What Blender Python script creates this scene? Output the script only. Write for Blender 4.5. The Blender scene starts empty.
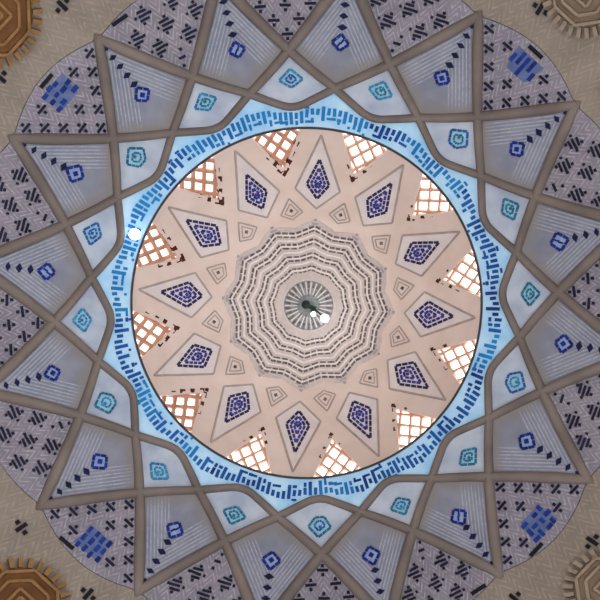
import bpy, bmesh, math, random
from math import sin, cos, radians, pi, hypot, atan2, sqrt
from mathutils import Vector
random.seed(7)
S = bpy.context.scene
COL = S.collection
F = 470.0            # focal length in pixels of a 600 px wide frame
ZC = 1.6             # eye height
A16 = -3.9           # turn of the sixteen-fold net, degrees clockwise from "up" in plan
A12 = 4.8            # turn of the twelve-fold dome pattern
# plan axes: +X to the right, +Y downwards as one looks up; bearings run clockwise from -Y

# ---------------------------------------------------------------- materials
def lin(c):
    return tuple(((v/255)/12.92 if v/255 <= .04045 else (((v/255)+.055)/1.055)**2.4) for v in c) + (1.0,)

class NT:
    def __init__(s, name, rough=.8):
        s.m = bpy.data.materials.new(name); s.m.use_nodes = True
        s.t = s.m.node_tree; s.b = s.t.nodes['Principled BSDF']
        s.b.inputs['Roughness'].default_value = rough
        s.b.inputs['Specular IOR Level'].default_value = .25
    def n(s, kind, **kw):
        x = s.t.nodes.new(kind)
        for k, v in kw.items():
            if k in x.inputs: x.inputs[k].default_value = v
            else: setattr(x, k, v)
        return x
    def l(s, a, b): s.t.links.new(a, b)
    def math(s, op, a, b=None):
        x = s.n('ShaderNodeMath'); x.operation = op
        for i, v in enumerate((a, b)):
            if v is None: continue
            if isinstance(v, (int, float)): x.inputs[i].default_value = v
            else: s.l(v, x.inputs[i])
        return x.outputs[0]
    def mix(s, fac, a, b):
        x = s.n('ShaderNodeMix'); x.data_type = 'RGBA'
        for sock, v in ((x.inputs[0], fac), (x.inputs[6], a), (x.inputs[7], b)):
            if isinstance(v, (int, float)): sock.default_value = v
            elif isinstance(v, tuple): sock.default_value = v
            else: s.l(v, sock)
        return x.outputs[2]
    def noise(s, scale, detail=3, lo=.35, hi=.65):
        tc = s.n('ShaderNodeTexCoord'); nz = s.n('ShaderNodeTexNoise')
        nz.inputs['Scale'].default_value = scale; nz.inputs['Detail'].default_value = detail
        s.l(tc.outputs['Object'], nz.inputs['Vector'])
        mr = s.n('ShaderNodeMapRange'); mr.inputs[1].default_value = lo; mr.inputs[2].default_value = hi
        s.l(nz.outputs['Fac'], mr.inputs[0])
        return mr.outputs[0]
    def uv(s, name):
        x = s.n('ShaderNodeUVMap'); x.uv_map = name
        sp = s.n('ShaderNodeSeparateXYZ'); s.l(x.outputs[0], sp.inputs[0])
        return sp.outputs[0], sp.outputs[1]
    def out(s, col, bump=None, dist=.01):
        s.l(col, s.b.inputs['Base Color'])
        if bump is not None:
            b = s.n('ShaderNodeBump'); b.inputs['Strength'].default_value = .5; b.inputs['Distance'].default_value = dist
            s.l(bump, b.inputs['Height']); s.l(b.outputs[0], s.b.inputs['Normal'])
        return s.m

def plain(name, c1, c2, scale=6, rough=.8):
    t = NT(name, rough); f = t.noise(scale)
    return t.out(t.mix(f, lin(c1), lin(c2)), f, .006)

def chevron(name, c1, c2, cl, pitch, width, amount, rough=.85, blot=None):
    """brick laid in chevrons: fine paler joints over plaster, in the surface's own UV (metres)"""
    t = NT(name, rough); u, v = t.uv('uv')
    tri = t.math('PINGPONG', u, pitch*1.5)
    w = t.math('FRACT', t.math('DIVIDE', t.math('ADD', v, tri), pitch))
    line = t.math('LESS_THAN', w, width)
    f = t.noise(2.2); g = t.noise(14, 4)
    base = t.mix(f, lin(c1), lin(c2))
    fac = t.math('MULTIPLY', line, t.math('MULTIPLY', g, amount))
    return t.out(t.mix(fac, base, lin(cl)), line, .008)

def nested(name, ground, ground2, line, edgecol):
    """plaster with fine ridges laid parallel to the outer edges, plain towards the inner ones"""
    t = NT(name, .85); a, b = t.uv('edge')
    w = t.math('FRACT', t.math('DIVIDE', a, 3.5))
    ln = t.math('LESS_THAN', w, .36)
    near = t.math('LESS_THAN', a, 31.0)
    inner = t.n('ShaderNodeMapRange'); t.l(b, inner.inputs[0]); inner.inputs[1].default_value = 4; inner.inputs[2].default_value = 17
    m = t.math('MULTIPLY', t.math('MULTIPLY', ln, near), inner.outputs[0])
    f = t.noise(3.0); g = t.noise(18, 3)
    base = t.mix(inner.outputs[0], lin(edgecol), t.mix(f, lin(ground), lin(ground2)))
    fac = t.math('MULTIPLY', m, t.math('ADD', t.math('MULTIPLY', g, .5), .3))
    return t.out(t.mix(fac, base, lin(line)), m, .008)

def tile(name, c1, c2, scale=2.5, rough=.6):
    t = NT(name, rough); t.b.inputs['Specular IOR Level'].default_value = .18
    return t.out(t.mix(t.noise(scale, 2), lin(c1), lin(c2)))

M = {}
M['dome'] = plain('dome_plaster', (234,219,212), (224,207,198), 1.3)
M['domepan'] = plain('dome_panel_plaster', (232,225,224), (222,215,216), 3)
M['line'] = plain('grey_outline', (166,156,152), (184,172,166), 4)
M['cobalt'] = tile('cobalt_tile', (34,40,124), (64,74,166), 9)
M['indigo']  = tile('indigo_tile', (30,30,72), (48,48,104), 9)
M['starg'] = chevron('star_brick', (210,199,196), (196,186,184), (236,228,223), .06, .35, .8)
M['dash'] = plain('grey_tile', (78,72,76), (136,126,126), 11, .7)
M['pale'] = plain('white_tile', (240,234,230), (228,220,218), 8, .7)
M['lilac'] = plain('lilac_grey_tile', (166,158,168), (186,178,184), 12, .7)
M['apex']    = plain('apex_plaster', (138,148,152), (160,166,168), 12)
M['dark']    = plain('dark_green_metal', (14,30,30), (22,42,40), 8, .5)
M['lattice'] = plain('terracotta_lattice', (222,184,164), (206,164,142), 5)
M['lattice_shaded'] = plain('shaded_lattice', (208,162,140), (188,138,114), 5)  # browner copy: reveal shading of the upper-left windows put into the colour
M['hole_shade']   = plain('brown_hole_shade', (58,24,16), (86,40,26), 8)  # the dark of the holes' depth, put into the colour
M['band'] = plain('sky_blue_glaze', (142,190,226), (176,210,234), 2.6, .55)
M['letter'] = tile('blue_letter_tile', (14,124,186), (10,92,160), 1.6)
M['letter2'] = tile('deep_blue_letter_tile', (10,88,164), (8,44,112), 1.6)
M['rib'] = plain('rib_plaster', (120,109,104), (102,93,89), 1.6)
M['diamond'] = plain('pale_blue_plaster', (176,185,199), (150,160,180), 2.4)
M['turq0']   = tile('turquoise_tile', (46,140,176), (28,100,150), 9)
M['turq1']   = tile('teal_tile', (30,118,140), (24,84,120), 9)
M['turq2']   = tile('blue_turquoise_tile', (36,96,160), (24,70,130), 9)
M['turqbg'] = plain('turquoise_ground', (146,184,204), (130,166,194), 10, .5)
M['kite']    = nested('kite_plaster', (130,133,147), (115,119,134), (166,170,184), (126,121,121))
M['medal'] = tile('medallion_tile', (4,20,88), (10,44,134), 10)
M['medbg'] = plain('medallion_ground', (140,154,186), (120,138,178), 10, .5)
M['navy'] = tile('navy_tile', (4,8,44), (8,16,70), 8)
M['spand'] = chevron('spandrel_brick', (130,125,136), (116,112,124), (172,168,180), .055, .34, .65)
M['cross'] = tile('dark_cross_tile', (8,8,30), (26,24,54), 6)
M['blue'] = tile('bright_blue_tile', (6,24,92), (18,54,138), 8)
M['bluebg'] = plain('bright_blue_ground', (90,104,146), (72,88,132), 8, .6)
M['tealc']   = tile('teal_cross_tile', (40,84,124), (56,108,148), 8)
M['pend'] = chevron('pendentive_brick', (134,124,114), (120,111,103), (160,149,138), .062, .34, .5)
M['black'] = tile('black_tile', (6,5,14), (14,12,28), 6)
M['gold'] = plain('ochre_brick', (108,72,40), (88,56,28), 4)
M['goldl'] = plain('ochre_ridge', (136,102,64), (118,86,50), 6)
M['dun'] = plain('dun_brick', (122,104,88), (106,91,76), 4)
M['dunl'] = plain('dun_ridge', (140,125,109), (128,113,97), 6)
M['wall']    = plain('wall_plaster', (178,164,148), (164,150,134), 1)
M['floor']   = plain('stone_floor', (170,160,150), (156,146,136), 1)
M['steel_and_shadow']   = plain('lamp_metal_and_rim_shadow', (52,60,74), (38,46,58), 5, .5)  # floodlight metal; on the rim it paints the ledge shadow
def emit(name, c, st):
    m = bpy.data.materials.new(name); m.use_nodes = True; nt = m.node_tree
    b = nt.nodes['Principled BSDF']; b.inputs['Base Color'].default_value = (.8,.8,.8,1)
    b.inputs['Emission Color'].default_value = lin(c); b.inputs['Emission Strength'].default_value = st
    return m
M['bulb'] = emit('lit_bulb', (250,252,255), 4)

# ---------------------------------------------------------------- scene graph helpers
def tagit(o, label=None, cat=None, group=None, kind=None):
    for k, v in (('label', label), ('category', cat), ('group', group), ('kind', kind)):
        if v: o[k] = v
    return o


class MB:
    def __init__(s): s.bm = bmesh.new(); s.uv = s.ed = None
    def layers(s):
        s.uv = s.bm.loops.layers.uv.new('uv'); s.ed = s.bm.loops.layers.uv.new('edge')
    def build(s, name, mat, parent=None, smooth=False, recalc=True, solid=None):
        if recalc: bmesh.ops.recalc_face_normals(s.bm, faces=s.bm.faces[:])
        me = bpy.data.meshes.new(name); s.bm.to_mesh(me); s.bm.free()
        if smooth:
            for p in me.polygons: p.use_smooth = True
        me.materials.append(mat)
        o = bpy.data.objects.new(name, me); COL.objects.link(o)
        if parent is not None: o.parent = parent
        if solid:
            md = o.modifiers.new('thick', 'SOLIDIFY'); md.thickness = solid; md.offset = -1
        return o
    def prism(s, bot, top):
        vb = [s.bm.verts.new(p) for p in bot]; vt = [s.bm.verts.new(p) for p in top]
        n = len(vb); s.bm.faces.new(vb); s.bm.faces.new(vt[::-1])
        for i in range(n): s.bm.faces.new((vb[i], vt[i], vt[(i+1) % n], vb[(i+1) % n]))

# ---------------------------------------------------------------- the two curved surfaces
def table(knots, n=600):
    """monotone cubic through (x, y) knots"""
    xs = [k[0] for k in knots]; ys = [k[1] for k in knots]
    d = [(ys[i+1]-ys[i])/(xs[i+1]-xs[i]) for i in range(len(xs)-1)]
    m = [d[0]] + [0 if d[i-1]*d[i] <= 0 else 2*d[i-1]*d[i]/(d[i-1]+d[i]) for i in range(1, len(d))] + [d[-1]]
    def f(x):
        i = 0
        while i < len(xs)-2 and x > xs[i+1]: i += 1
        h = xs[i+1]-xs[i]; t = (x-xs[i])/h
        if t < 0: return ys[0] + m[0]*(x-xs[0])
        if t > 1: return ys[-1] + m[-1]*(x-xs[-1])
        return ((2*t**3-3*t*t+1)*ys[i] + (t**3-2*t*t+t)*h*m[i] + (-2*t**3+3*t*t)*ys[i+1] + (t**3-t*t)*h*m[i+1])
    return f
zlow = table([(2.70,7.44),(2.76,7.40),(3.06,7.20),(3.246,7.06),(3.608,6.71),(4.243,5.97),(4.65,5.46),(5.1,4.92),(5.7,4.25),(6.7,3.3)])
RB, ZB, HB = 2.9, 7.45, 3.75
def rlow(R): return F*R/zlow(R)
TL = [(rlow(2.6+i*.01), 2.6+i*.01) for i in range(420)]
TD = []
for i in range(501):
    t = i/500*pi/2; TD.append((F*RB*cos(t)/(ZB+HB*sin(t)), t))
TD.reverse()
def look(T, x):
    lo, hi = 0, len(T)-1
    if x <= T[0][0]: return T[0][1]
    if x >= T[-1][0]: return T[-1][1]
    while hi-lo > 1:
        m = (lo+hi)//2
        if T[m][0] <= x: lo = m
        else: hi = m
    a, b = T[lo], T[hi]
    return a[1] + (b[1]-a[1])*(x-a[0])/(b[0]-a[0])

SET = [(-49,-.7),(-4,0),(41,1.7),(86,1.7),(131,2.5),(176,.3),(221,0),(266,-.6),(311,-.7),(356,0)]
def settle(deg):
    """the old vault is not quite regular: its net is turned by a degree or two on one side"""
    d = (deg+49) % 360-49
    for (a, u), (b, v) in zip(SET, SET[1:]):
        if d <= b: t = (d-a)/(b-a); t = t*t*(3-2*t); return u+(v-u)*t
    return 0
def V(X, Y, off=0.0):
    """point of the lower vault over plan point (X, Y), off metres into the room"""
    R = hypot(X, Y); e = .004
    w = radians(settle(math.degrees(atan2(X, -Y)))*max(0, min(1, (5.0-R)/.5)))
    X, Y = X*cos(w)-Y*sin(w), X*sin(w)+Y*cos(w)
    dz = (zlow(R+e)-zlow(R-e))/(2*e); k = sqrt(1+dz*dz)
    nr, nz = dz/k, -1/k                       # into the room: inwards and down
    return Vector((X + X/R*nr*off, Y + Y/R*nr*off, zlow(R) + nz*off + ZC))
def Vn(X, Y): return (V(X, Y, .1)-V(X, Y, 0)).normalized()
def plan(x, y):
    """vault plan point that stands at pattern coordinates (x, y)"""
    r = hypot(x, y); R = look(TL, r); return x*R/r, y*R/r
def VP(x, y, off=0.0): return V(*plan(x, y), off)
def D(x, y, off=0.0):
    """point of the dome at pattern coordinates"""
    r = hypot(x, y); t = look(TD, r)
    R, z = RB*cos(t), ZB+HB*sin(t)
    nr, nz = -cos(t)/RB, -sin(t)/HB; k = hypot(nr, nz); nr /= k; nz /= k
    if r < 1e-6: return Vector((0, 0, ZC+z+nz*off))
    return Vector((x/r*(R+nr*off), y/r*(R+nr*off), ZC+z+nz*off))
def pol(r, deg): return (r*sin(radians(deg)), -r*cos(radians(deg)))
def lerp(a, b, t): return tuple(p+(q-p)*t for p, q in zip(a, b))

def bar(mb, surf, c, deg, ln, w, lo, hi):
    """a small tile: ln along bearing deg, w across, pressed on a surface"""
    dx, dy = sin(radians(deg)), -cos(radians(deg)); px, py = -dy, dx
    q = [(c[0]+dx*a*ln/2+px*b*w/2, c[1]+dy*a*ln/2+py*b*w/2) for a, b in ((-1,-1),(1,-1),(1,1),(-1,1))]
    mb.prism([surf(*p, lo) for p in q], [surf(*p, hi) for p in q])
def seg(mb, surf, a, b, w, lo, hi):
    d = hypot(b[0]-a[0], b[1]-a[1])
    bar(mb, surf, ((a[0]+b[0])/2, (a[1]+b[1])/2), math.degrees(atan2(b[0]-a[0], -(b[1]-a[1]))), d, w, lo, hi)
def dashes(mb, surf, poly, n, fill, w, lo, hi):
    for i in range(len(poly)):
        a, b = poly[i], poly[(i+1) % len(poly)]
        k = n[i % len(n)]
        for j in range(k):
            m = (j+.5)/k; h = fill/2/k
            seg(mb, surf, lerp(a, b, m-h), lerp(a, b, m+h), w, lo, hi)
def scale(poly, s, c=None):
    c = c or (sum(p[0] for p in poly)/len(poly), sum(p[1] for p in poly)/len(poly))
    return [lerp(c, p, s) for p in poly]
def patch(mb, surf, quad, n, off, lo=None):
    """curved quad patch, closed underneath"""
    g = [[lerp(lerp(quad[0], quad[1], i/n), lerp(quad[3], quad[2], i/n), j/n) for j in range(n+1)] for i in range(n+1)]
    return grid(mb, surf, g, off, off-.02 if lo is None else lo)
def grid(mb, surf, g, off, lo, uvf=None):
    n, m = len(g), len(g[0])
    if mb.uv is None: mb.layers()
    top = [[mb.bm.verts.new(surf(*p, off)) for p in row] for row in g]
    bot = [[mb.bm.verts.new(surf(*p, lo)) for p in row] for row in g]
    for i in range(n-1):
        for j in range(m-1):
            ids = ((i,j),(i+1,j),(i+1,j+1),(i,j+1))
            if len({tuple(top[a][b].co) for a, b in ids}) < 4:
                ids2 = []
                for a, b in ids:
                    if not any((top[a][b].co-top[c][d].co).length < 1e-6 for c, d in ids2): ids2.append((a, b))
                ids = tuple(ids2)
            f = mb.bm.faces.new([top[a][b] for a, b in ids]); mb.bm.faces.new([bot[a][b] for a, b in ids][::-1])
            if uvf:
                for l, (a, b) in zip(f.loops, ids):
                    u, e = uvf(*g[a][b]); l[mb.uv].uv = u; l[mb.ed].uv = e
    rim = [(i,0) for i in range(n)] + [(n-1,j) for j in range(1,m)] + [(i,m-1) for i in range(n-2,-1,-1)] + [(0,j) for j in range(m-2,0,-1)]
    for k in range(len(rim)):
        a, b = rim[k], rim[(k+1) % len(rim)]
        if (top[a[0]][a[1]].co-top[b[0]][b[1]].co).length > 1e-6:
            mb.bm.faces.new((top[a[0]][a[1]], bot[a[0]][a[1]], bot[b[0]][b[1]], top[b[0]][b[1]]))
    bmesh.ops.remove_doubles(mb.bm, verts=mb.bm.verts[:], dist=1e-5)

# ---------------------------------------------------------------- wording
def clock(deg):
    q = round((deg % 360)/7.5); h, m = divmod(q, 4)
    names = ['twelve','one','two','three','four','five','six','seven','eight','nine','ten','eleven']
    h %= 12
    return {0: names[h]+" o'clock", 1: 'quarter past '+names[h], 2: 'half past '+names[h], 3: 'quarter to '+names[(h+1) % 12]}[m]

# ---------------------------------------------------------------- the net of crossing ribs
DN = 3.0
def X(m): return DN/cos(radians(11.25*m))
R1, R2, R3, R4 = 2.992, X(2), X(3), X(4)       # the ribs bend in a little at the collar
def at(R, deg): return (R*sin(radians(deg)), -R*cos(radians(deg)))

def rib_path(c):
    """from the right-hand foot up to the bend at the collar and down to the left-hand foot (plan)"""
    m1 = at(R1, c)
    ends = [at(4.27*1.0, c+sg*(math.degrees(math.acos(DN/4.27))-11.25)) for sg in (1, -1)]
    pts = []
    k0, k1 = at(R2, c+11.25), at(R2, c-11.25)
    a, b = lerp(m1, k0, .28), lerp(m1, k1, .28)
    for i in range(18): pts.append(lerp(ends[0], k0, i/18))
    for i in range(6): pts.append(lerp(k0, a, i/6))
    for i in range(0, 11):
        t = i/10; pts.append(lerp(lerp(a, m1, t), lerp(m1, b, t), t))
    for i in range(1, 7): pts.append(lerp(b, k1, i/6))
    for i in range(1, 19): pts.append(lerp(k1, ends[1], i/18))
    return pts
PROF = [(-.5,-.06),(-.5,.002),(-.42,.032),(-.24,.060),(0,.070),(.24,.060),(.42,.032),(.5,.002),(.5,-.06)]
for k in range(16):
    c = A16+22.5*k; pts = rib_path(c); mb = MB(); rings = []
    for i, p in enumerate(pts):
        q0, q1 = pts[max(i-1, 0)], pts[min(i+1, len(pts)-1)]
        t = (V(*q1)-V(*q0)).normalized(); n = Vn(*p); b = t.cross(n).normalized()
        o = V(*p)
        R = hypot(*p); w = .112 + .034*max(0, min(1, (R-3.05)/.9))
        e = min(1, (min(i, len(pts)-1-i)+.6)/3.2)
        rings.append([mb.bm.verts.new(o + b*(u*w*(.55+.45*e)) + n*(h*e if h > 0 else h)) for u, h in PROF])
    for A, B in zip(rings, rings[1:]):
        for j in range(len(PROF)): mb.bm.faces.new((A[j], A[(j+1) % len(PROF)], B[(j+1) % len(PROF)], B[j]))
    mb.bm.faces.new(rings[0]); mb.bm.faces.new(rings[-1][::-1])
    o = mb.build('vault_rib', M['rib'], smooth=True)
    tagit(o, 'grey-brown plaster vault rib bending against the blue band at %s' % clock(c), 'rib', 'crossing ribs of the vault', 'structure')

# ---------------------------------------------------------------- panels between the ribs
def uvpx(x, y): return ((x, y), (0, 0))
def linedist(p, a, b): return abs((b[0]-a[0])*(a[1]-p[1])-(a[0]-p[0])*(b[1]-a[1]))/hypot(b[0]-a[0], b[1]-a[1])
def px(X_, Y_):
    R = hypot(X_, Y_); r = rlow(R); return (X_*r/R, Y_*r/R)

TQ = [0,0,2,1,1,2,1,1,1,1,0,1,0,2,1,0]
for k in range(16):
    c = A16+22.5*k
    quad = [at(R1, c), at(R2, c+11.25), at(R3, c), at(R2, c-11.25)]
    quad = scale(quad, .982)
    mb = MB(); patch(mb, V, quad, 8, -.012, -.05)
    o = mb.build('diamond_panel', M['diamond'], smooth=False)
    tone = {0: 'turquoise', 1: 'teal', 2: 'blue'}[TQ[k]]
    tagit(o, 'small pale diamond panel with %s tile motif, touching the blue band at %s' % (tone, clock(c)), 'panel', 'small diamond panels around the blue band')
    # motif: a smaller kite in tile
    mot = [pol(215.5, c), pol(223.5, c+3.0), pol(234, c), pol(223.5, c-3.0)]
    if k % 3 == 2: mot = [pol(215, c+1.2), pol(224, c+3.0), pol(235, c+.6), pol(226, c-2.7), pol(215, c-1.2)]
    bg = MB(); n = len(mot)
    bg.prism([VP(*p, -.014) for p in mot], [VP(*p, -.004) for p in mot]); bg.build('motif_ground', M['turqbg'], o)
    ou = MB(); dashes(ou, VP, scale(mot, 1.0), (3, 2, 3), .86, 2.2, -.01, .008)
    ou.build('motif_outline', M['turq%d' % TQ[k]], o)
    ic = MB(); dashes(ic, VP, scale(mot, .5), (2, 1), .8, 1.9, -.01, .008); bar(ic, VP, pol(225, c), c, 3, 3, -.01, .008)
    ic.build('motif_centre', M['turq%d' % TQ[(k+5) % 16]], o)

for k in range(16):
    c = A16+11.25+22.5*k
    quad = scale([at(R2, c), at(R3, c+11.25), at(R4, c), at(R3, c-11.25)], .982)
    N = 14
    g = [[lerp(lerp(quad[0], quad[1], i/N), lerp(quad[3], quad[2], i/N), j/N) for j in range(N+1)] for i in range(N+1)]
    P = [px(*q) for q in quad]
    def uvf(x, y, P=P):
        p = px(x, y)
        return ((x, y), (min(linedist(p, P[1], P[2]), linedist(p, P[2], P[3])), min(linedist(p, P[0], P[1]), linedist(p, P[3], P[0]))))
    mb = MB(); grid(mb, V, g, -.012, -.05, uvf)
    o = mb.build('kite_panel', M['kite'])
    tagit(o, 'large grey kite panel with blue medallion and navy lozenge chain at %s' % clock(c), 'panel', 'large kite panels of the vault')
    rm = 262 + random.uniform(-2, 2); w = random.uniform(.92, 1.1)
    med = [pol(rm-8*w, c), pol(rm, c+1.9*w), pol(rm+9.5*w, c), pol(rm, c-1.9*w)]
    a = MB(); a.prism([VP(*p, -.014) for p in scale(med, .9)], [VP(*p, -.004) for p in scale(med, .9)])
    md = a.build('medallion', M['medbg'], o)
    a = MB(); dashes(a, VP, med, (2, 2), .84, 2.7, -.012, .008)
    if k % 3: bar(a, VP, pol(rm, c), c+45, 4.6, 4.6, -.012, .008)
    else:
        for d_ in (-1.6, 1.6): bar(a, VP, pol(rm+d_, c+d_*.2), c+30, 5, 1.8, -.012, .008)
    a.build('medallion_tilework', M['medal'], md)
    for i in range(5):
        rr = 277 + i*11.2; z = 5.2-.35*i+random.uniform(-.3, .3)
        a = MB(); q = [pol(rr-z*.62, c), pol(rr, c+.95*z/5), pol(rr+z*.62, c), pol(rr, c-.95*z/5)]
        a.prism([VP(*p, -.014) for p in q], [VP(*p, .008) for p in q]); a.build('lozenge_tile', M['navy'], o)

def outer(c, s):
    """outer edge of a spandrel panel, s in [0, 1]"""
    return at(R4 + .075*sin(pi*s), c-11.25+22.5*s)
SIDE = ['top', None, None, None]
for k in range(16):
    c = A16+22.5*k; tip = at(R3, c); cen_ = at((R3+2*R4)/3, c)
    g = [[lerp(cen_, lerp(tip, outer(c, i/14), j/10), .984) for j in range(11)] for i in range(15)]
    ca, sa = cos(radians(-c)), sin(radians(-c))
    def uvs(x, y): return ((x*ca-y*sa, x*sa+y*ca), (0, 0))
    mb = MB(); grid(mb, V, g, -.012, -.05, uvs)
    o = mb.build('spandrel_panel', M['spand'])
    corner = k % 4 == 2
    T = px(*tip); EA, EB = px(*outer(c, 0)), px(*outer(c, 1))
    e1 = ((EA[0]-T[0]), (EA[1]-T[1])); e2 = ((EB[0]-T[0]), (EB[1]-T[1]))
    L1, L2 = hypot(*e1), hypot(*e2)
    groups = 0
    if k % 2 == 0:
        step = 18.6 if corner else 19
        for i in range(6):
            for j in range(6):
                u, v = 10.5+i*step, 10.5+j*step
                p = (T[0]+e1[0]/L1*u+e2[0]/L2*v, T[1]+e1[1]/L1*u+e2[1]/L2*v)
                r = hypot(*p); dphi = (math.degrees(atan2(p[0], -p[1]))-c+180) % 360-180
                lim = rlow(hypot(*outer(c, max(0, min(1, dphi/22.5+.5)))))-7
                if r > lim or abs(dphi) > 10.6: continue
                q0 = pol(321, c)
                if corner and hypot(p[0]-q0[0], p[1]-q0[1]) < 19: continue
                if hypot(*p) > 395: continue
                a = MB(); tilt = c+90 + random.uniform(-6, 6)
                bar(a, VP, p, tilt, 11.5, 2.5, -.014, .006)
                for sg in (-1, 1):
                    bar(a, VP, (p[0]+sg*4.6*sin(radians(c)), p[1]-sg*4.6*cos(radians(c))), tilt, 3.0, 3.0, -.014, .006)
                a.build('tile_cross', M['cross'], o)
    else:
        step = 24
        for i in range(5):
            for j in range(5):
                u, v = 14+i*step, 14+j*step
                p = (T[0]+e1[0]/L1*u+e2[0]/L2*v, T[1]+e1[1]/L1*u+e2[1]/L2*v)
                r = hypot(*p); dphi = (math.degrees(atan2(p[0], -p[1]))-c+180) % 360-180
                lim = rlow(hypot(*outer(c, max(0, min(1, dphi/22.5+.5)))))-9
                if r > lim or abs(dphi) > 10.2: continue
                a = MB(); bx, by = sin(radians(c)), -cos(radians(c)); tx, ty = -by, bx
                small = i == 0 and j == 0
                for q in ((-4.4, 0, 10), (0, 1.5, 12), (4.4, 0, 10)) if not small else ((0, 0, 8),):
                    bar(a, VP, (p[0]+bx*q[0]+tx*q[1], p[1]+by*q[0]+ty*q[1]), c+90+random.uniform(-5, 5), q[2]+random.uniform(-1.5, 1), 2.3, -.014, .006)
                for sg in (-1, 1):
                    bar(a, VP, (p[0]+bx*sg*8+tx*sg*2, p[1]+by*sg*8+ty*sg*2), c+90, 3, 2.6, -.014, .006)
                    if not small: bar(a, VP, (p[0]+tx*sg*8, p[1]+ty*sg*8), c+90, 2.4, 2.6, -.014, .006)
                a.build('tile_cluster', M['tealc'] if (i == j == 2) else M['cross'], o)
    if corner:
        q = [pol(303, c), pol(319, c+3.4), pol(335, c), pol(319, c-3.4)]
        q = [pol(309, c-2.2), pol(309, c+2.2), pol(333, c+2.9), pol(333, c-2.9)]
        a = MB(); patch(a, VP, q, 3, -.004, -.016); b_ = a.build('blue_tile_field', M['bluebg'], o)
        a = MB()
        if k == 2:       # long bars set radially
            for i, (r0, ln) in enumerate(((321, 9), (325, 14), (320, 22), (326, 13), (318, 9))):
                bar(a, VP, pol(r0, c-2.4+i*1.2), c, ln, 4.0, -.012, .008)
        else:
            for i in range(4):
                for j in range(3):
                    if random.random() < .12: continue
                    bar(a, VP, pol(312+j*9.4+(i % 2)*1.5, c-2.3+i*1.5+random.uniform(-.2, .2)), c+(90 if k == 14 or (k == 6 and (i+j) % 2) else 0), random.uniform(5.5, 8), random.uniform(3.6, 4.6), -.012, .008)
        a.build('blue_tile_bars', M['blue'], b_)
        a = MB(); bar(a, VP, pol(339.5, c+(3.5 if k in (6, 10) else 0)), c+90, 18, 3.8, -.012, .010); a.build('black_edge_tile', M['black'], o)
    elif k % 2:
        a = MB(); bar(a, VP, pol(336.5, c-6.5 if k in (1, 5, 7, 13, 15) else c+6.5), c+(82 if k in (1,5,7,13,15) else 98), 18, 3.6, -.012, .010); a.build('black_edge_tile', M['black'], o)
    what = 'crosses and bright blue tile field' if corner else ('dark tile crosses' if k % 2 == 0 else 'dark tile hashes')
    tagit(o, 'lilac-grey brick spandrel with %s at %s' % (what, clock(c)), 'panel', 'patterned spandrels at the foot of the vault')

# ---------------------------------------------------------------- pendentives, backing shell, walls and floor
HALF = 4.62
def square_R(deg):
    a = radians(deg-A16); return HALF/max(abs(sin(a)), abs(cos(a)))
def ring_outer_R(deg):
    s = ((deg-A16+11.25) % 22.5)/22.5
    return R4 + .075*sin(pi*s)
def strip(name, mat, d0, d1, inner, off, lo, n=48, m=12):
    mb = MB(); g = []
    for i in range(n+1):
        d = d0+(d1-d0)*i/n; a, b = inner(d), square_R(d)
        g.append([at(a+(b-a)*j/m, d) for j in range(m+1)])
    mid = (d0+d1)/2; ca, sa = cos(radians(-mid)), sin(radians(-mid))
    grid(mb, V, g, off, lo, lambda x, y: ((x*ca-y*sa, x*sa+y*ca), (0, 0)))
    return mb.build(name, mat)
CORNER = {1: ('upper right', 'dun', 'dunl', 'dun brown'), 3: ('lower right', 'dun', 'dunl', 'tawny brown'),
          5: ('lower left', 'gold', 'goldl', 'golden brown'), 7: ('upper left', 'gold', 'goldl', 'dark ochre brown')}
CROSSES = [(65,8,132,1),(3,80,128,7),(540,10,35,1),(23,530,55,5),(90,597,40,5),(597,541,128,3),(520,599,128,3),(150,-6,132,7)]
for q in (1, 3, 5, 7):
    cc = A16+45*q
    o = strip('pendentive', M['pend'], cc-45, cc+45, ring_outer_R, -.008, -.06)
    tagit(o, 'beige herringbone brick pendentive in the %s corner' % CORNER[q][0], 'pendentive', 'corner pendentives', 'structure')
    for x, y, d, _ in CROSSES:
        x0, y0 = x-306.5, y-303.5
        ang = math.degrees(atan2(x0, -y0)); w_ = -radians(settle(ang)*.7)
        x0, y0 = x0*cos(w_)-y0*sin(w_), x0*sin(w_)+y0*cos(w_); df = (ang-cc+180) % 360-180
        if abs(df) > 45: continue
        a = MB(); bar(a, VP, (x0, y0), d, 13, 4.2, -.012, .012)
        for sg in (-1, 1):
            e = radians(d+90); bar(a, VP, (x0+sg*6.4*sin(e), y0-sg*6.4*cos(e)), d, 4.4, 4.2, -.012, .012)
        a.build('black_tile_cross', M['black'], o)
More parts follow.
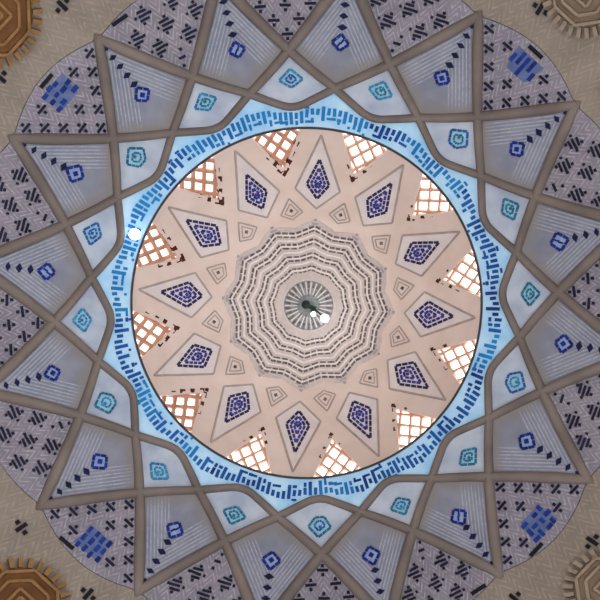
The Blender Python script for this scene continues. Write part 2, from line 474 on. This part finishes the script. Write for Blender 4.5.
# corner conches: hollow shells of ochre brick ringed with dog-tooth bricks
for q in (1, 3, 5, 7):
    cc = A16+45*q + {1: 0.0, 3: .6, 5: 1.5, 7: 1.5}[q]; rc = {1: 421, 3: 424, 5: 420, 7: 424}[q]; rad = {1: 46, 3: 46, 5: 50, 7: 51}[q]
    cx, cy = pol(rc, cc); pos, ma, ml, tone = CORNER[q]
    def P(r, d, r0=cc): return (cx+r*sin(radians(d)), cy-r*cos(radians(d)))
    mb = MB(); mb.layers(); prev = None
    rings = []
    for i in range(9):
        r = (rad-9)*(1-i/8.0); dep = .05 + .02*cos(pi/2*(1-i/8))
        rings.append([mb.bm.verts.new(VP(*P(max(r, .3), 10*j), dep)) for j in range(36)])
    back = [mb.bm.verts.new(VP(*P(rad-9, 10*j), -.05)) for j in range(36)]
    for A, B in zip([back]+rings, rings):
        for j in range(36): mb.bm.faces.new((A[j], A[(j+1) % 36], B[(j+1) % 36], B[j]))
    mb.bm.faces.new(rings[-1]); mb.bm.faces.new(back[::-1])
    o = mb.build('corner_boss', M[ma], smooth=True)
    tagit(o, '%s relief brick boss ringed with tooth bricks in the %s corner' % (tone, pos), 'boss', 'brick bosses in the corners')
    for f, nn in ((1.0, 8), (.74, 8), (.50, 4), (.28, 4)):
        r = (rad-10)*f; a = MB()
        for j in range(nn):
            d0 = cc+360/nn*(j+.5) - 360/nn; d1 = d0+360/nn
            for s_ in range(3):
                seg(a, VP, lerp(P(r, d0), P(r, d1), s_/3), lerp(P(r, d0), P(r, d1), (s_+1)/3), 3.0, .02, .092)
        a.build('ridge', M[ml], o)
    a = MB(); n = 30
    for j in range(n):
        d = 360/n*j; bar(a, VP, P(rad-3.5, d), d, 10, 4.4, -.03, .05+.012*(j % 2))
    a.build('tooth_ring', M[ml], o)

mb = MB(); N = 192; M_ = 30
g = []
for i in range(N+1):
    d = A16+360*i/N; b = square_R(d)+.12
    g.append([at(2.74+(b-2.74)*j/M_, d) for j in range(M_+1)])
grid(mb, V, g, -.10, -.22)
tagit(mb.build('ceiling', M['rib']), 'masonry shell of the vault behind the ribs and panels', 'ceiling', None, 'structure')
def rot(x, y):
    a = radians(A16); return (x*cos(a)-y*sin(a), x*sin(a)+y*cos(a))
for i, nm in enumerate(('top', 'right', 'bottom', 'left')):
    mb = MB(); a = radians(90*i); n = 44
    def wp(s, t): # s along wall, t outward
        x, y = s, -(HALF+t); xr, yr = x*cos(a)-y*sin(a), x*sin(a)+y*cos(a); return rot(xr, yr)
    xs = sorted(set([-HALF-.0+2*HALF*j/n for j in range(n+1)] + [-1.6, 1.6]))
    for s0, s1 in zip(xs, xs[1:]):
        tops = [V(*wp(s, 0)).z+.06 for s in (s0, s1)]
        lo = 3.7 if (s0 > -1.61 and s1 < 1.61) else 0.0
        q = [(*wp(s0, 0), lo), (*wp(s1, 0), lo), (*wp(s1, 0), tops[1]), (*wp(s0, 0), tops[0])]
        w = [(*wp(s0, .3), lo), (*wp(s1, .3), lo), (*wp(s1, .3), tops[1]), (*wp(s0, .3), tops[0])]
        mb.prism([Vector(p) for p in q], [Vector(p) for p in w])
    bmesh.ops.remove_doubles(mb.bm, verts=mb.bm.verts[:], dist=1e-4)
    tagit(mb.build('wall_'+nm, M['wall']), 'plain plaster wall below the vault, %s side' % nm, 'wall', None, 'structure')
mb = MB(); q = [rot(sx*(HALF+.3), sy*(HALF+.3)) for sx, sy in ((-1,-1),(1,-1),(1,1),(-1,1))]
mb.prism([Vector((*p, -.2)) for p in q], [Vector((*p, 0)) for p in q])
tagit(mb.build('floor', M['floor']), 'pale stone floor under the dome', 'floor', None, 'structure')

# ---------------------------------------------------------------- sky-blue inscription band
def collar_R(deg):
    """plan radius of the rib line that bounds the band"""
    d = (deg-A16) % 22.5; d = radians(min(d, 22.5-d))
    ax, ay = 0.0, R1; bx, by = R2*sin(radians(11.25)), R2*cos(radians(11.25))
    ux, uy = sin(d), cos(d); ex, ey = bx-ax, by-ay
    return (ax*ey-ay*ex)/(ux*ey-uy*ex)
mb = MB(); g = []
for i in range(257):
    d = A16+360*i/256; b = collar_R(d); b -= .012; g.append([at(2.774+(b-2.774)*j/8, d) for j in range(9)])
grid(mb, V, g, -.006, -.03)
band = tagit(mb.build('inscription_band', M['band']), 'sky-blue glazed band with dark blue kufic-style inscription around the dome rim', 'inscription band')
NW = 32
for w_ in range(NW):
    a = MB(); c0 = A16+360*w_/NW; n = 7
    tall = {random.randrange(1, 3), random.randrange(4, 7)}
    j = 0
    while j < n:
        d = c0+360/NW*(j+.5)/n
        wv = 2.7*-cos(radians((d-A16)*16))        # the writing line sways with the collar
        base = 190.2+wv
        if j in tall:
            bar(a, VP, pol(base-2.4, d), d, 12.5+random.uniform(-1, 2), 3.4, -.01, .007)
        else:
            h = random.choice((5, 6, 7, 8))
            bar(a, VP, pol(base+random.uniform(-1, 1.4), d), d+random.uniform(-6, 6), h, 3.3, -.01, .007)
            u = random.random()
            if u < .42: bar(a, VP, pol(base-7.2, d), d+random.choice((0, 90)), 4.2, 2.8, -.01, .007)
            elif u < .60: bar(a, VP, pol(base-7.6, d+.8), d+90, 8.5, 2.3, -.01, .007)
            if random.random() < .14: bar(a, VP, pol(base-10.2, d), d, 2.4, 2.4, -.01, .007)
            if random.random() < .10: bar(a, VP, pol(base+6.2, d), d+90, 5, 2.2, -.01, .007)
        j += 1
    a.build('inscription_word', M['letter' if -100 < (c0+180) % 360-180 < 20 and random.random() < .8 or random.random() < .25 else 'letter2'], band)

# dark ring painting the ledge shadow where the dome springs
mb = MB(); N = 180
prof = [(2.767, 7.398), (2.752, 7.404), (2.749, 7.43), (2.767, 7.44)]
rings = [[mb.bm.verts.new((R*sin(2*pi*i/N), -R*cos(2*pi*i/N), z+ZC)) for R, z in prof] for i in range(N)]
for i in range(N):
    A, B = rings[i], rings[(i+1) % N]
    for j in range(len(prof)): mb.bm.faces.new((A[j], A[(j+1) % len(prof)], B[(j+1) % len(prof)], B[j]))
tagit(mb.build('rim_shadow_ring', M['steel_and_shadow'], smooth=False), 'thin dark ring painted as ledge shadow at the dome springing, inside the blue band', 'ring')

# ---------------------------------------------------------------- dome with its twelve lattice windows
def window_poly(c, s=1.0):
    return [pol(134, c), pol(179, c+9.3), pol(179, c-9.3)]
mb = MB(); bm = mb.bm
RS = [183, 179, 175, 171, 167, 162, 157, 152, 147, 142, 137, 132, 126, 119, 111, 103, 95, 86, 77, 67, 57, 47, 37, 27, 18, 9]
for k in range(12):
    c = A12-15+30*k
    b2 = bmesh.new(); rows = []
    for r in RS: rows.append([b2.verts.new((*pol(r, c-15+2.5*j), 0)) for j in range(13)])
    for A, B in zip(rows, rows[1:]):
        for j in range(12): b2.faces.new((A[j], A[j+1], B[j+1], B[j]))
    W = window_poly(c)
    cen = Vector(((W[0][0]+W[1][0]+W[2][0])/3, (W[0][1]+W[1][1]+W[2][1])/3, 0))
    planes = []
    for i in range(3):
        p, q = Vector((*W[i], 0)), Vector((*W[(i+1) % 3], 0)); nrm = (q-p).cross(Vector((0, 0, 1))).normalized()
        if (cen-p).dot(nrm) > 0: nrm = -nrm
        planes.append((p, nrm))
        fs = [f for f in b2.faces if (f.calc_center_median()-cen).length < 60 and f.calc_center_median().length > 122]
        geom = list({e for f in fs for e in f.edges}) + list({v for f in fs for v in f.verts}) + fs
        bmesh.ops.bisect_plane(b2, geom=geom, plane_co=p, plane_no=nrm, dist=1e-5)
    kill = [f for f in b2.faces if all((f.calc_center_median()-p).dot(n) < 0 for p, n in planes)]
    bmesh.ops.delete(b2, geom=kill, context='FACES')
    vm = {v: bm.verts.new(D(v.co.x, v.co.y)) for v in b2.verts}
    for f in b2.faces: bm.faces.new([vm[v] for v in f.verts])
    b2.free()
top = bm.verts.new(D(0, 0))
bmesh.ops.remove_doubles(bm, verts=bm.verts[:], dist=1e-4)
be = [e for e in bm.edges if e.is_boundary and all(v.co.z > 11 + ZC-.3 for v in e.verts)]
bmesh.ops.holes_fill(bm, edges=be, sides=0)
bmesh.ops.recalc_face_normals(bm, faces=bm.faces[:])
bm.faces.ensure_lookup_table()
f0 = min(bm.faces, key=lambda f: f.calc_center_median().z); cm = f0.calc_center_median()
if f0.normal.dot(Vector((cm.x, cm.y, 0))) > 0: bmesh.ops.reverse_faces(bm, faces=bm.faces[:])
dome = mb.build('dome', M['dome'], recalc=False, solid=.10)
tagit(dome, 'peach plaster inner dome pierced by twelve lattice windows', 'dome', None, 'structure')

HN = ['twelve','one','two','three','four','five','six','seven','eight','nine','ten','eleven']
def clip(a, d, tri):
    """clip the line a + t d to a convex polygon"""
    t0, t1 = -1e9, 1e9; n = len(tri)
    cx = sum(p[0] for p in tri)/n; cy = sum(p[1] for p in tri)/n
    for i in range(n):
        p, q = tri[i], tri[(i+1) % n]; nx, ny = q[1]-p[1], -(q[0]-p[0])
        if (cx-p[0])*nx+(cy-p[1])*ny > 0: nx, ny = -nx, -ny
        num = (p[0]-a[0])*nx+(p[1]-a[1])*ny; den = d[0]*nx+d[1]*ny
        if abs(den) < 1e-9:
            if num < 0: return None
            continue
        t = num/den
        if den > 0: t1 = min(t1, t)
        else: t0 = max(t0, t)
    return (t0, t1) if t1 > t0 else None
for k in range(12):
    c = A12-15+30*k; W = window_poly(c)
    fr = MB()
    for i in range(3):
        p, q = W[i], W[(i+1) % 3]
        for s_ in range(4): seg(fr, D, lerp(p, q, s_/4), lerp(p, q, (s_+1)/4), 2.6, -.085, .006)
    o = fr.build('window_%d' % (k+1), M['dome'])
    tagit(o, 'triangular lattice window in the dome between the blue kites at %s and %s' % (HN[(k-1) % 12], HN[k]), 'window', 'lattice windows of the dome', 'structure')
    la = MB(); cc = pol(158, c)
    warm = k in (0, 8, 9, 10, 11)
    for sg in (-1, 1):
        for i in range(-8, 9):
            d = (sin(radians(c+sg*43)), -cos(radians(c+sg*43))); nn = (-d[1], d[0])
            a0 = (cc[0]+nn[0]*i*10.6, cc[1]+nn[1]*i*10.6); r = clip(a0, d, W)
            if not r or r[1]-r[0] < 2: continue
            m = max(1, int((r[1]-r[0])/8))
            for s_ in range(m):
                t0, t1 = r[0]+(r[1]-r[0])*s_/m, r[0]+(r[1]-r[0])*(s_+1)/m
                seg(la, D, (a0[0]+d[0]*t0, a0[1]+d[1]*t0), (a0[0]+d[0]*t1, a0[1]+d[1]*t1), 2.9 if warm else 1.9, -.062, -.02)
    la.build('lattice', M['lattice_shaded' if warm else 'lattice'], o)
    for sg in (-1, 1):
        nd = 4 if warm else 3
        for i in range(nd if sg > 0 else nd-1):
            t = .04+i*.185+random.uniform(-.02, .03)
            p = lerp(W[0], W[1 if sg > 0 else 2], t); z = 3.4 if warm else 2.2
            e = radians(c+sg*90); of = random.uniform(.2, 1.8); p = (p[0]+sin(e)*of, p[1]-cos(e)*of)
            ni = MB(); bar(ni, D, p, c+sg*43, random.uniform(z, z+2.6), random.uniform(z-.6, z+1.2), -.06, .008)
            ni.build('recess_shade', M['hole_shade'], o)  # surface tile painted as the shade inside a hole
    ni = MB(); bar(ni, D, pol(132.3, c), c+45, 3.4, 3.4, -.06, .008); ni.build('recess_shade', M['hole_shade'], o)

# blue kites and little lozenges on the dome
KT = ['wide bright blue', 'slender blue']
for k in range(12):
    c = A12+30*k
    quad = [pol(97, c), pol(117.5, c+11), pol(169, c), pol(117.5, c-11)]
    mb = MB(); patch(mb, D, quad, 7, .010, -.02)
    o = mb.build('dome_kite_panel', M['domepan'])
    tagit(o, 'pale kite panel with cobalt tile inlay on the dome at about %s o\'clock' % HN[k], 'panel', 'cobalt kite panels of the dome')
    a = MB()
    for i in range(4):
        for s_ in range(4): seg(a, D, lerp(quad[i], quad[(i+1) % 4], s_/4), lerp(quad[i], quad[(i+1) % 4], (s_+1)/4), 1.7, -.01, .018)
    a.build('outline', M['line'], o)
    wd = random.uniform(5.2, 6.3)
    inl = [pol(107, c), pol(121.5, c+wd), pol(147+random.uniform(-3, 3), c), pol(121.5, c-wd)]
    a = MB(); dashes(a, D, inl, (3, 5, 5, 3), .84, 2.5, 0, .020); a.build('tile_border', M['indigo'], o)
    a = MB(); ctr = pol(122, c)
    dashes(a, D, scale(inl, .64, ctr), (2, 4, 4, 2), .8, 2.5, 0, .020)
    dashes(a, D, scale(inl, .32, ctr), (1, 2, 2, 1), .8, 2.4, 0, .020); bar(a, D, ctr, c+45, 3, 3, 0, .020)
    a.build('tile_inlay', M['cobalt'], o)
for k in range(12):
    c = A12-15+30*k
    quad = [pol(87, c), pol(93.5, c+6.8), pol(108, c), pol(93.5, c-6.8)]
    mb = MB(); patch(mb, D, quad, 4, .008, -.02)
    o = mb.build('small_dome_lozenge', M['dome'])
    tagit(o, 'small outlined plaster lozenge on the dome between the blue kites at %s and %s' % (HN[(k-1) % 12], HN[k]), 'lozenge', 'small lozenges of the dome')
    a = MB()
    for s1 in (1.0, .62):
        qd = scale(quad, s1)
        for i in range(4): seg(a, D, qd[i], qd[(i+1) % 4], 1.1, -.01, .016)
    a.build('outline', M['line'], o)
    a = MB(); bar(a, D, pol(96, c), c+45, 3, 3, 0, .018); a.build('centre_tile', M['dash'], o)

# ---------------------------------------------------------------- brick star round the apex
def star_r(base, amp, deg):
    d = (deg-A12) % 30; d = abs(d-15)/15          # 1 at the kites, 0 at the windows
    return base + amp*(d*2-1)
mb = MB(); mb.layers()
RR = [1, .9, .8, .7, .6, .5, .4, .31]
rows = [[pol(star_r(82, 4, A12+2.5*j)*f if f > .35 else 25.6, A12+2.5*j) for f in RR] for j in range(145)]
grid(mb, D, rows, .012, -.02, lambda x, y: ((atan2(x, -y)*1.2, hypot(x, y)/26), (0, 0)))
star = tagit(mb.build('brick_star', M['starg']), 'grey brick twelve-pointed star with rings of dark dashes around the apex', 'star')
for ri, (r, amp, nd, wd) in enumerate(((35, 1.0, 2, 1.4), (39, 1.1, 2, 1.8), (47.5, 1.6, 2, 1.9), (51.5, 1.8, 2, 1.5), (60.5, 2.5, 2, 1.5), (64.5, 2.6, 3, 2.0), (72.5, 3.3, 3, 1.5), (76.5, 3.4, 3, 2.0))):
    a = MB()
    for i in range(24):
        d0, d1 = A12+15*i, A12+15*(i+1)
        p, q = pol(star_r(r, amp, d0+1e-4), d0), pol(star_r(r, amp, d1-1e-4), d1)
        for j in range(nd):
            m = (j+.5)/nd; h = .42/nd
            h *= random.uniform(.82, 1.02)
            seg(a, D, lerp(p, q, m-h), lerp(p, q, m+h), wd, 0, .022)
    a.build('dash_pattern', M['dash'], star)
for r, amp in ((37, 1.0), (43.4, 1.3), (49.5, 1.7), (56, 2.1), (62.5, 2.5), (68.5, 3), (74.5, 3.3)):
    a = MB()
    for i in range(24):
        d0, d1 = A12+15*i, A12+15*(i+1)
        p, q = pol(star_r(r, amp, d0+1e-4), d0), pol(star_r(r, amp, d1-1e-4), d1)
        for j in range(2): seg(a, D, lerp(p, q, j/2), lerp(p, q, (j+1)/2), 1.7, 0, .019)
    a.build('pale_course_pattern', M['pale'], star)
for i in range(12):
    a = MB()
    for u, v, w_, h_ in ((0, 82, 7, 2), (-2.6, 79, 5, 2), (2.6, 79, 5, 2), (0, 85.5, 3, 2)):
        bar(a, D, pol(v, A12+30*i+u), A12+30*i+90, w_, h_, 0, .021)
    a.build('tip_tile_pattern', M['lilac'], star)
mb = MB(); mb.layers()
rows = [[pol(r, 10*j) for r in (25.0, 20, 15, 10, 5, .4)] for j in range(37)]
grid(mb, D, rows, .014, -.02)
disc = tagit(mb.build('apex_disc', M['apex']), 'blue-grey disc with radiating dark spokes at the top of the dome', 'disc')
a = MB()
for i in range(26):
    d = 360/26*i; bar(a, D, pol(21.3, d), d, 6.4, 2.1, 0, .024)
a.build('spoke_ring', M['dash'], disc)
a = MB()
for i in range(26):
    if i % 2: continue
    d = 360/26*i; bar(a, D, pol(13, d), d, 7, 1.0, 0, .022)
a.build('inner_spokes', M['dash'], disc)
a = MB()
for i in range(26):
    d = 360/26*(i+.5); bar(a, D, pol(17.5, d), d, 12, 1.0, 0, .021)
a.build('pale_spokes', M['pale'], disc)

# ---------------------------------------------------------------- lamps
def ball(mb, c, r, squash=1.0, n=12):
    v = bmesh.ops.create_uvsphere(mb.bm, u_segments=n*2, v_segments=n, radius=r)['verts']
    for p in v: p.co = Vector((p.co.x, p.co.y, p.co.z*squash))+Vector(c)
def tube(mb, a, b, r, n=12):
    a, b = Vector(a), Vector(b); z = (b-a).normalized(); x = z.orthogonal().normalized(); y = z.cross(x)
    mb.prism([a+x*r*cos(2*pi*i/n)+y*r*sin(2*pi*i/n) for i in range(n)], [b+x*r*cos(2*pi*i/n)+y*r*sin(2*pi*i/n) for i in range(n)])
zt = ZC+ZB+HB
mb = MB(); tube(mb, (-.06, -.02, zt-.35), (-.06, -.02, zt-.03), .10, 20); ball(mb, (-.06, -.02, zt-.36), .10, .5)
lamp = tagit(mb.build('ceiling_lamp', M['dark']), 'dark green two-bulb lamp fixed at the apex of the dome', 'lamp')
mb = MB(); tube(mb, (-.04, 0, zt-.32), (.17, .08, zt-.36), .05); mb.build('arm', M['dark'], lamp)
mb = MB(); tube(mb, (.09, .10, zt-.38), (.10, .19, zt-.40), .045); mb.build('bulb_socket', M['dark'], lamp)
mb = MB(); ball(mb, (.11, .20, zt-.42), .058); mb.build('bulb', M['bulb'], lamp)
mb = MB(); tube(mb, (.14, .08, zt-.36), (.34, .27, zt-.42), .022); mb.build('arm', M['dark'], lamp)
mb = MB(); ball(mb, (.37, .30, zt-.46), .10); mb.build('bulb', M['bulb'], lamp)
# floodlight on the band
fx, fy = 134.5-306.5, 231-302
p = VP(fx, fy, 0); n = Vn(*plan(fx, fy))
mb = MB(); tube(mb, p+n*.009, p+n*.07, .05, 16)
fl = tagit(mb.build('floodlight', M['steel_and_shadow']), 'small round lit floodlight fixed on the blue band at about ten o\'clock', 'lamp')
mb = MB(); ball(mb, p+n*.10, .088, .9); mb.build('bulb', M['bulb'], fl)

# ---------------------------------------------------------------- light
w = bpy.data.worlds.new('sky'); S.world = w; w.use_nodes = True; nt = w.node_tree
bg = nt.nodes['Background']
tc = nt.nodes.new('ShaderNodeTexCoord'); sp = nt.nodes.new('ShaderNodeVectorMath'); sp.operation = 'DOT_PRODUCT'
sp.inputs[1].default_value = (.80, .60, 0)
nt.links.new(tc.outputs['Generated'], sp.inputs[0])
mr = nt.nodes.new('ShaderNodeMapRange'); mr.inputs[1].default_value = -.45; mr.inputs[2].default_value = .45
nt.links.new(sp.outputs['Value'], mr.inputs[0])
rp = nt.nodes.new('ShaderNodeMix'); rp.data_type = 'RGBA'
rp.inputs[6].default_value = (1.0, .86, .78, 1); rp.inputs[7].default_value = (1.9, 1.84, 1.78, 1)
nt.links.new(mr.outputs[0], rp.inputs[0]); nt.links.new(rp.outputs[2], bg.inputs['Color'])
bg.inputs['Strength'].default_value = 2.5

def area(name, loc, target, sx, sy, power, col):
    l = bpy.data.lights.new(name, 'AREA'); l.shape = 'RECTANGLE'; l.size = sx; l.size_y = sy; l.energy = power; l.color = col
    o = bpy.data.objects.new(name, l); COL.objects.link(o); o.location = loc
    o.rotation_euler = (Vector(target)-Vector(loc)).to_track_quat('-Z', 'Y').to_euler()
    return o
for i in range(4):
    a = radians(90*i+A16); d = Vector((sin(a), -cos(a), 0))
    area('doorway_fill', d*(HALF+.1)+Vector((0, 0, 1.9)), (0, 0, 5.5), 3.0, 3.3, (125, 205, 205, 135)[i], (.86, .93, 1.0))  # added fill lights in the unseen doorways, power balanced per side
def point(name, loc, power, col, r):
    l = bpy.data.lights.new(name, 'POINT'); l.energy = power; l.color = col; l.shadow_soft_size = r
    o = bpy.data.objects.new(name, l); COL.objects.link(o); o.location = loc
point('floodlight_glow', p+n*.26, 1, (.8, .92, 1), .08)
point('apex_lamp_glow', (.2, .2, zt-.75), 5, (1, .95, .9), .1)

# ---------------------------------------------------------------- camera
cam = bpy.data.cameras.new('camera'); co = bpy.data.objects.new('camera', cam); COL.objects.link(co)
CX, CY = .10, .12
co.location = (CX, CY, ZC); co.rotation_euler = (pi, 0, 0)
cam.sensor_width = 36; cam.lens = 36*F/600
cam.shift_x = -(6.5+63.5*CX)/600; cam.shift_y = (3.0+63.5*CY)/600
S.camera = co
S.view_settings.view_transform = 'Standard'; S.view_settings.look = 'None'; S.view_settings.gamma = 1
S.view_settings.exposure = 0
try: S.cycles.use_denoising = True
except Exception: pass
